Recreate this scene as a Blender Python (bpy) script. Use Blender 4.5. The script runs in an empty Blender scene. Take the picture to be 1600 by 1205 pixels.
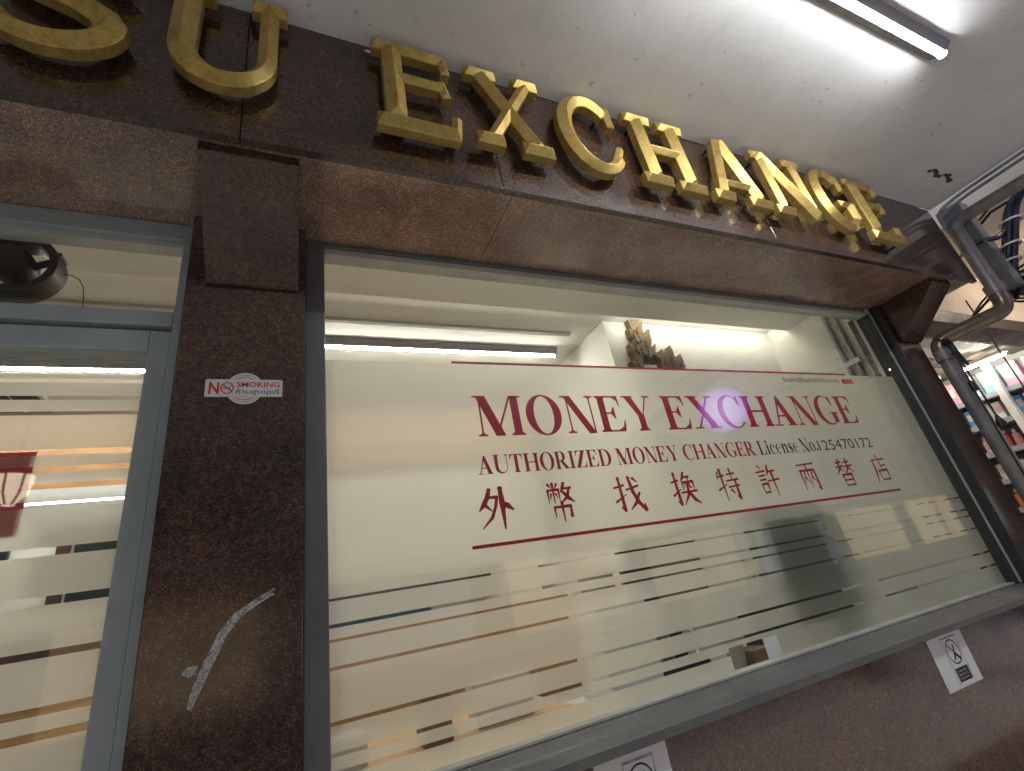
import bpy, bmesh, math, random
from mathutils import Vector, Matrix
from mathutils.geometry import tessellate_polygon
S = bpy.context.scene
COL = S.collection
R = math.radians
random.seed(7)

# ------------------------------------------------------------------ camera
cam_d = bpy.data.cameras.new('camera'); cam = bpy.data.objects.new('camera', cam_d); COL.objects.link(cam)
yaw, pitch, roll, fpx = 0.46281042, 0.41590738, -0.18780547, 740.74
fwd = Vector((math.sin(yaw)*math.cos(pitch), math.cos(yaw)*math.cos(pitch), math.sin(pitch)))
r0 = Vector((math.cos(yaw), -math.sin(yaw), 0)); u0 = r0.cross(fwd)
rt = math.cos(roll)*r0 + math.sin(roll)*u0; up = -math.sin(roll)*r0 + math.cos(roll)*u0
M = Matrix((rt, up, -fwd)).transposed().to_4x4(); M.translation = Vector((0, -1.3, 1.45))
cam.matrix_world = M
cam_d.sensor_fit = 'HORIZONTAL'; cam_d.sensor_width = 36; cam_d.lens = 36*fpx/1600
cam_d.clip_start = 0.02; cam_d.clip_end = 500
S.camera = cam

# ------------------------------------------------------------------ world, sun, exposure
SUN_EL, SUN_AZ = R(52), R(200)
w = bpy.data.worlds.new('World'); S.world = w; w.use_nodes = True
nt = w.node_tree; sky = nt.nodes.new('ShaderNodeTexSky'); sky.sky_type = 'NISHITA'; sky.sun_disc = False
sky.sun_elevation = SUN_EL; sky.sun_rotation = SUN_AZ
nt.links.new(sky.outputs[0], nt.nodes['Background'].inputs[0]); nt.nodes['Background'].inputs[1].default_value = 0.10
sl = bpy.data.lights.new('sun', 'SUN'); sl.energy = 0.9; sl.angle = R(12); sl.color = (1, .95, .88)
so = bpy.data.objects.new('sun', sl); COL.objects.link(so)
sd = Vector((math.sin(SUN_AZ)*math.cos(SUN_EL), math.cos(SUN_AZ)*math.cos(SUN_EL), math.sin(SUN_EL)))
so.rotation_euler = (-sd).to_track_quat('-Z', 'Y').to_euler(); so.location = sd*60
S.view_settings.view_transform = 'Standard'; S.view_settings.look = 'None'
S.view_settings.exposure = 1.25; S.view_settings.gamma = 1; S.view_settings.use_curve_mapping = False
S.render.engine = 'CYCLES'
S.cycles.use_denoising = True
S.cycles.max_bounces = 10; S.cycles.transparent_max_bounces = 16
S.cycles.sample_clamp_indirect = 6

# ------------------------------------------------------------------ materials
def mat(name):
    m = bpy.data.materials.new(name); m.use_nodes = True
    return m, m.node_tree, m.node_tree.nodes['Principled BSDF']
def nd(t, kind, **kw):
    n = t.nodes.new(kind)
    for k, v in kw.items():
        if k in n.inputs: n.inputs[k].default_value = v
        else: setattr(n, k, v)
    return n
def ramp(t, src, stops):
    r = t.nodes.new('ShaderNodeValToRGB'); e = r.color_ramp.elements
    while len(e) < len(stops): e.new(0.5)
    for el, (p, c) in zip(e, stops): el.position = p; el.color = (*c, 1)
    t.links.new(src, r.inputs[0]); return r
def coord(t):
    return t.nodes.new('ShaderNodeNewGeometry').outputs['Position']
def noise(t, scale, detail=4, rough=.55, vec=None):
    n = nd(t, 'ShaderNodeTexNoise', Scale=scale, Detail=detail, Roughness=rough)
    t.links.new(vec if vec else coord(t), n.inputs['Vector']); return n.outputs[0]
def bump(t, b, src, strength, dist=.002):
    n = nd(t, 'ShaderNodeBump', Strength=strength, Distance=dist)
    t.links.new(src, n.inputs['Height']); t.links.new(n.outputs[0], b.inputs['Normal'])
def mixc(t, fac, a, b, mode='MIX'):
    n = t.nodes.new('ShaderNodeMix'); n.data_type = 'RGBA'; n.blend_type = mode
    for i, v in ((0, fac), (6, a), (7, b)):
        if hasattr(v, 'links'): t.links.new(v, n.inputs[i])
        else: n.inputs[i].default_value = (*v, 1) if isinstance(v, tuple) else v
    return n.outputs[2]
def granite(name, tint=1.0, rough=.13, spec=.5, con=1.0, warm=1.0):
    m, t, b = mat(name); b.inputs['Specular IOR Level'].default_value = spec
    v = nd(t, 'ShaderNodeTexVoronoi', Scale=430.0); t.links.new(coord(t), v.inputs['Vector'])
    sep = t.nodes.new('ShaderNodeSeparateColor'); t.links.new(v.outputs['Color'], sep.inputs[0])
    a = ramp(t, sep.outputs[0], [(p_, (r_*tint, g_*tint*warm, b_*tint*warm)) for p_, r_, g_, b_ in ((0, .020, .011, .009), (.45, .034, .0185, .0145), (.75, .050, .026, .019), (.94, .078, .041, .028), (1, .12, .068, .044))])
    n1 = ramp(t, noise(t, 7, 5, .6), [(.3, (.62, .62, .62)), (.7, (1.25, 1.2, 1.15))])
    c = mixc(t, 1.0, a.outputs[0], n1.outputs[0], 'MULTIPLY')
    n2 = ramp(t, noise(t, 75, 3, .6), [(.35, (.6, .6, .6)), (.65, (1.3, 1.3, 1.3))])
    c = mixc(t, con, c, n2.outputs[0], 'MULTIPLY')
    t.links.new(c, b.inputs['Base Color'])
    rr = ramp(t, noise(t, 4, 6, .65), [(.3, (rough*.7,)*3), (.75, (rough*1.9,)*3)])
    t.links.new(rr.outputs[0], b.inputs['Roughness'])
    bump(t, b, noise(t, 60, 2), .05, .0006)
    return m
def plain(name, col, rough=.5, metal=0, var=.15, scale=12, bmp=0.0, bscale=80):
    m, t, b = mat(name)
    n = ramp(t, noise(t, scale, 5, .6), [(.28, tuple(c*(1-var) for c in col)), (.72, tuple(min(1, c*(1+var)) for c in col))])
    t.links.new(n.outputs[0], b.inputs['Base Color'])
    b.inputs['Metallic'].default_value = metal
    r2 = ramp(t, noise(t, scale*2.3, 4, .6), [(.3, (max(.02, rough*.8),)*3), (.7, (min(1, rough*1.25),)*3)])
    t.links.new(r2.outputs[0], b.inputs['Roughness'])
    if bmp: bump(t, b, noise(t, bscale, 4), bmp, .002)
    return m
def emit(name, col, s, gradient=None):
    m, t, b = mat(name)
    b.inputs['Base Color'].default_value = (*[min(.9, c) for c in col], 1)
    b.inputs['Emission Color'].default_value = (*col, 1); b.inputs['Emission Strength'].default_value = s
    return m
def schlick(t, f0, k=1.0):
    g = t.nodes.new('ShaderNodeNewGeometry'); d = nd(t, 'ShaderNodeVectorMath', operation='DOT_PRODUCT')
    t.links.new(g.outputs['Incoming'], d.inputs[0]); t.links.new(g.outputs['Normal'], d.inputs[1])
    x = d.outputs['Value']
    def mth(op, a, b_=None):
        n = nd(t, 'ShaderNodeMath', operation=op)
        for i, v in enumerate((a, b_)):
            if v is None: continue
            if hasattr(v, 'links'): t.links.new(v, n.inputs[i])
            else: n.inputs[i].default_value = v
        return n.outputs[0]
    p = mth('POWER', mth('SUBTRACT', 1.0, mth('ABSOLUTE', x)), 5.0)
    return mth('MULTIPLY', mth('ADD', mth('MULTIPLY', p, 1-f0), f0), k)
def glass(name, tint=(.97, .985, .97)):
    m, t, b = mat(name); out = t.nodes['Material Output']; t.nodes.remove(b)
    tr = nd(t, 'ShaderNodeBsdfTransparent'); tr.inputs[0].default_value = (*tint, 1)
    gl = nd(t, 'ShaderNodeBsdfGlossy'); gl.inputs['Roughness'].default_value = .015; gl.inputs[0].default_value = (1, 1, 1, 1)
    mx = nd(t, 'ShaderNodeMixShader'); t.links.new(schlick(t, .04, .9), mx.inputs[0])
    t.links.new(tr.outputs[0], mx.inputs[1]); t.links.new(gl.outputs[0], mx.inputs[2]); t.links.new(mx.outputs[0], out.inputs[0])
    return m
def film_mat(name):
    m, t, b = mat(name); out = t.nodes['Material Output']; t.nodes.remove(b)
    tl = nd(t, 'ShaderNodeBsdfTranslucent'); df = nd(t, 'ShaderNodeBsdfDiffuse'); gl = nd(t, 'ShaderNodeBsdfGlossy', Roughness=.3)
    n = ramp(t, noise(t, 3.0, 6, .6), [(.3, (.90, .89, .82)), (.7, (.95, .94, .875))])
    t.links.new(n.outputs[0], tl.inputs[0]); df.inputs[0].default_value = (.62, .62, .56, 1); gl.inputs[0].default_value = (.9, .9, .9, 1)
    m1 = nd(t, 'ShaderNodeMixShader'); m1.inputs[0].default_value = .17
    t.links.new(tl.outputs[0], m1.inputs[1]); t.links.new(df.outputs[0], m1.inputs[2])
    rf = nd(t, 'ShaderNodeBsdfRefraction', Roughness=.42, IOR=1.12); t.links.new(n.outputs[0], rf.inputs[0])
    m0 = nd(t, 'ShaderNodeMixShader'); m0.inputs[0].default_value = .30
    t.links.new(m1.outputs[0], m0.inputs[1]); t.links.new(rf.outputs[0], m0.inputs[2]); m1 = m0
    m2 = nd(t, 'ShaderNodeMixShader')
    t.links.new(schlick(t, .035), m2.inputs[0]); t.links.new(m1.outputs[0], m2.inputs[1]); t.links.new(gl.outputs[0], m2.inputs[2])
    t.links.new(m2.outputs[0], out.inputs[0]); return m
def vinyl(name, col, tl_col):
    m, t, b = mat(name); out = t.nodes['Material Output']
    n = ramp(t, noise(t, 30, 3), [(.3, tuple(c*.9 for c in col)), (.7, tuple(c*1.1 for c in col))])
    t.links.new(n.outputs[0], b.inputs['Base Color']); b.inputs['Roughness'].default_value = .45; b.inputs['Specular IOR Level'].default_value = .25
    return m
def wood(name, col):
    m, t, b = mat(name)
    mp = nd(t, 'ShaderNodeMapping'); mp.inputs['Scale'].default_value = (1.5, 8, 14); t.links.new(coord(t), mp.inputs[0])
    n = ramp(t, noise(t, 6, 6, .6, mp.outputs[0]), [(.25, tuple(c*.6 for c in col)), (.75, tuple(min(1, c*1.25) for c in col))])
    t.links.new(n.outputs[0], b.inputs['Base Color']); b.inputs['Roughness'].default_value = .4
    return m
def ceiling_mat():
    m, t, b = mat('arcade_ceiling_paint')
    c1 = ramp(t, noise(t, 1.1, 6, .6), [(.25, (.60, .60, .595)), (.5, (.68, .68, .67)), (.75, (.73, .73, .715))])
    c2 = ramp(t, noise(t, 9, 6, .7), [(.30, (.80, .79, .77)), (.5, (1, 1, 1))])
    c = mixc(t, .4, c1.outputs[0], c2.outputs[0], 'MULTIPLY')
    sp = ramp(t, noise(t, 38, 2, .5), [(.24, (.55, .52, .5)), (.29, (1, 1, 1))])
    c = mixc(t, .7, c, sp.outputs[0], 'MULTIPLY')
    wv = nd(t, 'ShaderNodeTexVoronoi', Scale=1.3); wv.feature = 'DISTANCE_TO_EDGE'
    nv = nd(t, 'ShaderNodeTexNoise', Scale=2.5, Detail=6); t.links.new(coord(t), nv.inputs['Vector'])
    wa = mixc(t, .35, coord(t), nv.outputs['Color']); t.links.new(wa, wv.inputs['Vector'])
    ck = ramp(t, wv.outputs[0], [(0, (.62, .6, .58)), (.006, (1, 1, 1))])
    c = mixc(t, .16, c, ck.outputs[0], 'MULTIPLY')
    t.links.new(c, b.inputs['Base Color']); b.inputs['Roughness'].default_value = .7
    bump(t, b, noise(t, 18, 6, .6), .35, .004)
    return m
def gold_mat():
    m, t, b = mat('aged_gold_paint')
    c1 = ramp(t, noise(t, 26, 6, .65), [(.25, (.42, .28, .07)), (.5, (.62, .455, .145)), (.78, (.70, .54, .20))])
    c2 = ramp(t, noise(t, 170, 3, .6), [(.3, (.72, .68, .6)), (.6, (1, 1, 1))])
    c = mixc(t, .8, c1.outputs[0], c2.outputs[0], 'MULTIPLY'); t.links.new(c, b.inputs['Base Color'])
    b.inputs['Metallic'].default_value = .78
    rr = ramp(t, noise(t, 40, 5, .6), [(.3, (.33,)*3), (.7, (.5,)*3)]); t.links.new(rr.outputs[0], b.inputs['Roughness'])
    bump(t, b, noise(t, 120, 3), .12, .001); return m

MAT = dict(
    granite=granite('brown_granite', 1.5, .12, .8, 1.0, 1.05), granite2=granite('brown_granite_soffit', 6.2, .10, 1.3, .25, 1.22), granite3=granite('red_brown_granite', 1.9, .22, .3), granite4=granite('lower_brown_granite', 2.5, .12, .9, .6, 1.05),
    alu=plain('grey_aluminium', (.36, .42, .44), .42, .35, .10, 9), alu_light=plain('pale_aluminium', (.5, .50, .46), .5, .25, .1, 9),
    alu_win=plain('dark_bronze_aluminium', (.14, .147, .147), .42, .3, .12, 9), alu_sill=plain('sill_aluminium', (.135, .137, .13), .45, .2, .15, 9), alu_dark=plain('dark_gasket', (.018, .019, .02), .6, 0, .2, 20),
    ceiling=ceiling_mat(), gold=gold_mat(), glass=glass('window_glass'), film=film_mat('frosted_film'),
    red=vinyl('dark_red_vinyl', (.34, .006, .028), (.5, .02, .04)), blackred=vinyl('blackish_red_vinyl', (.06, .004, .008), (.1, .01, .01)),
    orange=vinyl('orange_vinyl', (.55, .10, .03), (.5, .1, .02)),
    cream=plain('cream_wall_paint', (.80, .79, .72), .7, 0, .03, 2), roomceil=plain('room_ceiling_paint', (.84, .83, .77), .8, 0, .03, 2),
    bulk=plain('pale_bulkhead_paint', (.82, .805, .73), .7, 0, .02, 2), trackgrey=plain('grey_track', (.36, .35, .30), .6, 0, .05, 5),
    floor=plain('room_floor_tile', (.42, .38, .30), .3, 0, .1, 4), wood=wood('orange_wood', (.52, .28, .12)), palewood=wood('pale_wood', (.74, .50, .29)), boxbrown=plain('brown_card', (.26, .17, .10), .7, 0, .1, 20), darkwood=wood('dark_wood', (.085, .032, .02)),
    navy=plain('navy_panel', (.02, .035, .09), .5, 0, .2, 6), black=plain('black_plastic', (.012, .012, .012), .45, 0, .3, 20),
    darkgreen=plain('dark_green_plastic', (.018, .032, .026), .5, 0, .2, 10), white=plain('white_plastic', (.78, .78, .74), .4, 0, .04, 10),
    paper=plain('white_paper', (.74, .75, .77), .8, 0, .03, 9), ink=plain('black_ink', (.02, .02, .025), .7, 0, .3, 60),
    greyink=plain('grey_ink', (.30, .31, .34), .7, 0, .4, 50), stickred=plain('sticker_red', (.52, .02, .03), .4, 0, .1, 30), stickblue=plain('sticker_navy', (.03, .04, .12), .4, 0, .1, 30),
    stick=plain('sticker_white', (.62, .60, .61), .35, 0, .1, 40), pinkred=plain('poster_red', (.60, .06, .055), .5, 0, .08, 7),
    carve=None, gem=None, tube=emit('exterior_tube', (.95, .97, 1.0), 70), roomtube=emit('room_tube', (1, .96, .86), 47),
    shoptube=emit('shop_tube', (1, .93, .82), 40), battengrey=plain('batten_grey', (.20, .20, .21), .5, 0, .1, 10), softtube=emit('soft_tube', (.95, .97, 1), 4), warmfill=emit('warm_fill', (1, .86, .66), 70), covetube=emit('cove_tube', (1, .95, .87), 5.5), pipe=plain('grey_pipe', (.20, .195, .185), .42, .2, .3, 14, .15), brownpipe=plain('brown_pipe', (.155, .115, .085), .3, .3, .3, 12, .1),
    paving=plain('pale_pavement_tile', (.56, .52, .47), .35, 0, .15, 3, .1, 30), concrete=plain('concrete', (.22, .21, .20), .8, 0, .2, 3, .2, 30), asphalt=plain('asphalt', (.05, .05, .052), .85, 0, .2, 8, .3, 60),
    stone=plain('pale_stone', (.42, .35, .27), .5, 0, .12, 8), cable=plain('black_cable', (.012, .012, .014), .4, 0, .2, 30), cableblue=plain('blue_black_cable', (.012, .025, .05), .35, 0, .2, 30),
    steel=plain('galvanised_steel', (.30, .31, .32), .4, .5, .2, 20), bracket=plain('bright_clip', (.6, .6, .58), .35, .5, .1, 20),
    greypanel=plain('grey_blue_panel', (.12, .125, .13), .6, 0, .2, 6), shelf=plain('grey_shelf', (.36, .37, .40), .5, 0, .06, 6),
    tan=plain('tan_soffit_paint', (.62, .52, .41), .7, 0, .1, 3), darkbeam=plain('dark_beam_paint', (.05, .035, .028), .5, 0, .3, 6),
    rust=plain('rust_scar', (.10, .05, .035), .9, 0, .5, 60, .5), reflect_paint=None, residue=None, skin=None)
m, t, b = mat('carved_wood'); n = ramp(t, noise(t, 120, 5, .7), [(.3, (.05, .032, .015)), (.5, (.20, .13, .06)), (.75, (.36, .25, .13))])
t.links.new(n.outputs[0], b.inputs['Base Color']); b.inputs['Roughness'].default_value = .6; bump(t, b, noise(t, 110, 4, .7), 1.0, .006); MAT['carve'] = m
MAT['gem'] = plain('blue_gem', (.12, .22, .50), .12, 0, .2, 60)
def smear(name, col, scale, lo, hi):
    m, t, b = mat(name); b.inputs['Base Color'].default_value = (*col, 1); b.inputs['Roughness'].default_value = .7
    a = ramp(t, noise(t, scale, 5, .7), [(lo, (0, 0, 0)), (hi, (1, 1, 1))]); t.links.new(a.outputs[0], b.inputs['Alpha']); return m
MAT['reflect_paint'] = smear('white_reflection_paint', (.50, .50, .53), 150, .30, .66)  # whitish paint standing in for a reflection on the polished pillar
MAT['residue'] = smear('glue_residue', (.75, .76, .68), 95, .42, .8)

# ------------------------------------------------------------------ mesh helpers
class MB:
    def __init__(s): s.v = []; s.f = []
    def add(s, vs, fs):
        o = len(s.v); s.v += [Vector(v) for v in vs]; s.f += [[i+o for i in f] for f in fs]; return s
    def box(s, x0, x1, y0, y1, z0, z1):
        return s.add([(x, y, z) for x in (x0, x1) for y in (y0, y1) for z in (z0, z1)],
                     [(0, 1, 3, 2), (4, 6, 7, 5), (0, 4, 5, 1), (2, 3, 7, 6), (0, 2, 6, 4), (1, 5, 7, 3)])
    def prism(s, loop, vec):
        n = len(loop); vec = Vector(vec); lp = [Vector(p) for p in loop]
        return s.add(lp+[p+vec for p in lp], [list(range(n)), list(range(2*n-1, n-1, -1))]+[(i, (i+1) % n, n+(i+1) % n, n+i) for i in range(n)])
    def plate(s, loops, y0, y1):
        """2-D outline(s) in the x-z plane, with holes, given a thickness from y0 (front) to y1."""
        vs = [Vector((a, b_, 0)) for l in loops for a, b_ in l]
        tri = tessellate_polygon([[Vector((a, b_, 0)) for a, b_ in l] for l in loops]); n = len(vs)
        if y1 is None: return s.add([(p.x, y0, p.y) for p in vs], tri)
        fs = list(tri)+[tuple(i+n for i in reversed(q)) for q in tri]; o = 0
        for l in loops:
            k = len(l); fs += [(o+i, o+(i+1) % k, n+o+(i+1) % k, n+o+i) for i in range(k)]; o += k
        return s.add([(p.x, y0, p.y) for p in vs]+[(p.x, y1, p.y) for p in vs], fs)
    def tube(s, pts, r, seg=12, cap=True):
        pts = [Vector(p) for p in pts]; n = len(pts); rs = r if isinstance(r, (list, tuple)) else [r]*n
        ring = []; ref = None
        for i, p in enumerate(pts):
            d = ((pts[min(i+1, n-1)]-p).normalized()+(p-pts[max(i-1, 0)]).normalized()).normalized()
            if ref is None: ref = d.orthogonal().normalized()
            ref = (ref-d*ref.dot(d)).normalized(); bn = d.cross(ref)
            ring.append([p+rs[i]*(math.cos(2*math.pi*k/seg)*ref+math.sin(2*math.pi*k/seg)*bn) for k in range(seg)])
        vs = [v for rg in ring for v in rg]
        fs = [(i*seg+k, i*seg+(k+1) % seg, (i+1)*seg+(k+1) % seg, (i+1)*seg+k) for i in range(n-1) for k in range(seg)]
        if cap: fs += [list(range(seg))[::-1], [(n-1)*seg+k for k in range(seg)]]
        return s.add(vs, fs)
    def lathe(s, c, axis, prof, seg=24):
        c = Vector(c); a = Vector(axis).normalized(); u = a.orthogonal().normalized(); v = a.cross(u); n = len(prof)
        vs = [c+a*h+r*(math.cos(2*math.pi*k/seg)*u+math.sin(2*math.pi*k/seg)*v) for r, h in prof for k in range(seg)]
        fs = [(i*seg+k, i*seg+(k+1) % seg, (i+1)*seg+(k+1) % seg, (i+1)*seg+k) for i in range(n-1) for k in range(seg)]
        return s.add(vs, fs+[list(range(seg))[::-1], [(n-1)*seg+k for k in range(seg)]])
    def build(s, name, m, parent=None, bevel=0, smooth=False, loc=None, label=None, recalc=True):
        me = bpy.data.meshes.new(name); o = bpy.data.objects.new(name, me); COL.objects.link(o)
        base = Vector((0, 0, 0)); p = parent
        while p: base += p.location; p = p.parent
        if parent: o.parent = parent
        l = Vector(loc) if loc else (Vector((0, 0, 0)) if parent else Vector((sum(v.x for v in s.v)/len(s.v), sum(v.y for v in s.v)/len(s.v), min(v.z for v in s.v))))
        if loc and parent: l = l-base
        o.location = l
        me.from_pydata([v-base-l for v in s.v], [], s.f)
        bm = bmesh.new(); bm.from_mesh(me)
        if recalc: bmesh.ops.recalc_face_normals(bm, faces=bm.faces)
        if bevel: bmesh.ops.bevel(bm, geom=[e for e in bm.edges if e.calc_face_angle(0) > .6], offset=bevel, segments=2, affect='EDGES', profile=.6)
        bm.to_mesh(me); bm.free()
        if smooth:
            for pl in me.polygons: pl.use_smooth = True
            me.set_sharp_from_angle(angle=R(38))
        me.materials.append(MAT[m] if isinstance(m, str) else m)
        if label: o['label'] = label
        return o
def tag(o, label, cat, group=None):
    o['label'] = label; o['category'] = cat
    if group: o['group'] = group
    return o
def thing(name, loc, label, cat, group=None):
    o = bpy.data.objects.new(name, None); COL.objects.link(o); o.location = loc; o.empty_display_size = .1
    return tag(o, label, cat, group)
def copy_tree(o, parent=None):
    c = o.copy(); COL.objects.link(c)
    if parent: c.parent = parent
    for ch in list(o.children): copy_tree(ch, c)
    return c
def struct(mb, name, m, **k):
    o = mb.build(name, m, **k); o['kind'] = 'structure'; return o
def rect(x0, x1, z0, z1): return [(x0, z0), (x1, z0), (x1, z1), (x0, z1)]
def ell(cx, cz, rx, rz, n=40, a0=0, a1=360):
    k = n if a1-a0 >= 360 else n+1
    return [(cx+rx*math.cos(R(a0+(a1-a0)*i/n)), cz+rz*math.sin(R(a0+(a1-a0)*i/n))) for i in range(k)]
def rrect(x0, x1, z0, z1, r):
    out = []
    for cx, cz, a in ((x1-r, z1-r, 0), (x0+r, z1-r, 90), (x0+r, z0+r, 180), (x1-r, z0+r, 270)):
        out += [(cx+r*math.cos(R(a+22.5*i)), cz+r*math.sin(R(a+22.5*i))) for i in range(5)]
    return out
def text_mesh(mb, body, x0, x1, z0, h, y, bold=0.0):
    """flat lettering from the built-in font laid on the x-z plane: left/right edge, baseline, cap height"""
    c = bpy.data.curves.new('t', 'FONT'); c.body = body; c.resolution_u = 3; c.offset = bold
    o = bpy.data.objects.new('t', c); COL.objects.link(o)
    dg = bpy.context.evaluated_depsgraph_get(); me = o.evaluated_get(dg).to_mesh()
    vs = [v.co.copy() for v in me.vertices]; fs = [tuple(p.vertices) for p in me.polygons]
    a = min(v.x for v in vs); b_ = max(v.x for v in vs)
    mb.add([(x0+(v.x-a)/(b_-a)*(x1-x0), y, z0+v.y/.7*h) for v in vs], fs)
    o.evaluated_get(dg).to_mesh_clear(); bpy.data.objects.remove(o); bpy.data.curves.remove(c)

# ================================================================== SETTING
struct(MB().box(-6, 9, -3.4, 6, -.15, 0), 'pavement', 'paving')
struct(MB().box(-40, 60, -60, -3.41, -.32, -.14), 'road', 'asphalt')
ceil = MB().box(-4.5, 3.39, -3.4, -.376, 3.09, 3.3).build('ceiling', 'ceiling'); ceil['kind'] = 'structure'

# ================================================================== SHOP BUILDING
B = thing('shop_building', (1.4, 0, 0), 'brown granite shopfront with a large frosted window and glass door under gold letters', 'shop')
FX = [-3.0, -.14, .56, 1.78, 2.62, 3.37]
for i in range(5):
    MB().box(FX[i]+.0012, FX[i+1]-.0012, -.374, -.352, 2.572, 3.088).build('fascia_panel', 'granite', B, bevel=.0015)
MB().box(-3, 3.362, -.351, -.30, 2.602, 3.3).build('fascia_backing', 'alu_dark', B)
for x0, x1 in ((-3.0, -.118), (-.116, .60), (.602, 1.72), (1.722, 2.6), (2.602, 3.36)):
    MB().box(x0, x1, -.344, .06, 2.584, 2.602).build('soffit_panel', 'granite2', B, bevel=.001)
# pillars and inclined corbels
MB().box(-.278, .012, -.075, .10, 0, 2.583).build('pillar', 'granite', B, bevel=.003)
MB().box(2.957, 3.17, -.075, .10, 0, 2.583).build('pillar', 'granite', B, bevel=.003)
def corbel(x0, x1):
    MB().prism([(x0, -.076, 2.345), (x0, -.085, 2.345), (x0, -.335, 2.556), (x0, -.335, 2.583), (x0, -.076, 2.583)], (x1-x0, 0, 0)).build('corbel', 'granite3', B, bevel=.003)
for x, z, r_ in ((.757, 3.074, .010), (.185, 3.068, .007), (1.40, 3.083, .006)):
    MB().plate([[(x+a*r_*(1+.3*math.sin(3*k)), z+b_*r_*.6) for k, (a, b_) in enumerate(ell(0, 0, 1.5, 1, 14))]], -.3775, -.3738).build('paint_dab', 'white', B, label='small white paint dab at the top of the granite fascia')
corbel(-.232, -.007); corbel(2.985, 3.17)
# wall under the window, ledge
MB().box(.0125, 2.956, -.06, .10, .0, 1.068).build('lower_wall', 'granite4', B, bevel=.002)
MB().box(-.28, 3.2, -.30, -.076, 0, .60).build('stone_ledge', 'stone', B, bevel=.008, label='pale stone ledge at the foot of the granite wall')
# ---------------- window: frame > panes, film, lettering
GX0, GX1, GZ0, GZ1 = .066, 2.915, 1.128, 2.545
f = MB()
f.box(.0125, GX0, -.034, .05, 1.13, 2.583)
f.box(GX0+.0005, GX1-.0005, -.030, .05, GZ1+.024, 2.5835)
win = f.build('window', 'alu_win', B, bevel=.003, label='large fixed window with frosted film and red lettering')
MB().box(GX1, 2.9455, -.034, .05, 1.13, 2.583).build('window_jamb', 'alu_light', win, bevel=.003)
MB().box(2.946, 2.9565, -.0745, .05, 1.0695, 2.583).build('dark_return_sheet', 'alu_dark', win)  # thin black sheet added over the granite pillar return to darken it
MB().box(GX0+.001, GX1-.001, -.020, .03, GZ1, GZ1+.0235).build('head_bead', 'alu_light', win, bevel=.002)
MB().box(GX1-.006, GX1-.0005, -.036, .03, GZ0, GZ1-.001).build('gasket', 'alu_dark', win)
MB().prism([(.013, -.092, 1.069), (.013, -.092, 1.092), (.013, -.03, 1.127), (.013, .05, 1.127), (.013, .05, 1.069)], (2.943, 0, 0)).build('sill', 'alu_sill', win, bevel=.003)
MB().box(GX0+.001, GX1-.007, -.020, .02, 1.1275, 1.136).build('sill_bead', 'alu_light', win, bevel=.002)
MB().box(GX0+.001, GX1-.008, -.003, .003, 1.1365, GZ1-.0015).build('glass_pane', 'glass', win)
# frosted film: bands with clear gaps
def bands(mb, x0, x1, top, bot, gaps, y, holes=()):
    zs = sorted(gaps, key=lambda g: -g[0]); z = top
    for zc, h in zs:
        mb.plate([rect(x0, x1, zc+h/2, z)], y, None); z = zc-h/2
    mb.plate([rect(x0, x1, bot, z)], y, None)
fl = MB()
bands(fl, GX0+.002, GX1-.009, 2.172, 1.1975, [(1.520, .006), (1.463, .008), (1.4325, .006), (1.376, .007), (1.271, .008), (1.215, .008)], .0065)
fl.plate([rect(GX0+.002, 1.215, 1.187, 1.1974)], .0065, None); fl.plate([rect(GX0+.002, 1.215, 1.137, 1.177)], .0065, None)
fl.plate([rect(1.365, GX1-.009, 1.137, 1.1974)], .0065, None)
fl.build('frosted_film', 'film', win, recalc=False)
MB().plate([rect(1.366, 1.43, 1.139, 1.196)], .0060, .0063).build('paper_slip', 'paper', win)

# ---- serif capitals (unit cap height), each a list of outlines
T, t_, sf = .225, .048, .042
def bar(x0, x1, z0, z1): return rect(x0, x1, z0, z1)
def serifs(xc0, xc1, z, top, e=.085):
    zz = (z-sf, z) if top else (z, z+sf)
    a = rect(xc0-e, xc1+e, *zz)
    k = sf+.045
    if top: br = [(xc0-.05, z-sf), (xc1+.05, z-sf), (xc1, z-k), (xc0, z-k)]
    else: br = [(xc0, z+k), (xc1, z+k), (xc1+.05, z+sf), (xc0-.05, z+sf)]
    return [[a], [br]]
def diag(xa, za, xb, zb, wd): return [(xa, za), (xa+wd, za), (xb+wd, zb), (xb, zb)]
def stem(x, wd=T): return [[bar(x, x+wd, 0, 1)]]+serifs(x, x+wd, 0, 0)+serifs(x, x+wd, 1, 1)
def gl_I(): return stem(.09), .40
def gl_H(): return stem(.09)+stem(.80)+[[bar(.3, .81, .47, .53)]], 1.11
def gl_E(c=False):
    return stem(.09)+[[bar(.3, .80, .955, 1)], [bar(.3, .83, 0, .045)], [bar(.3, .56, .49, .535)],
            [[(.60, .958), (.80, .958), (.82, .70), (.79, .70), (.74, .86)]], [[(.60, .042), (.85, .042), (.90, .30), (.865, .30), (.79, .14)]],
            [[(.46, .49), (.58, .34), (.60, .34), (.60, .69), (.58, .69), (.46, .535)]]], .93
def gl_L(): return stem(.09)+[[bar(.3, .80, 0, .045)], [[(.55, .042), (.82, .042), (.87, .34), (.835, .34), (.74, .14)]]], .90
def gl_T():
    return [[bar(.37, .60, 0, 1)]]+serifs(.37, .60, 0, 0)+[[bar(.06, .91, .955, 1)], [[(.06, .958), (.25, .958), (.12, .86), (.07, .68), (.035, .68)]], [[(.91, .958), (.72, .958), (.85, .86), (.90, .68), (.935, .68)]]], .97
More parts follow.
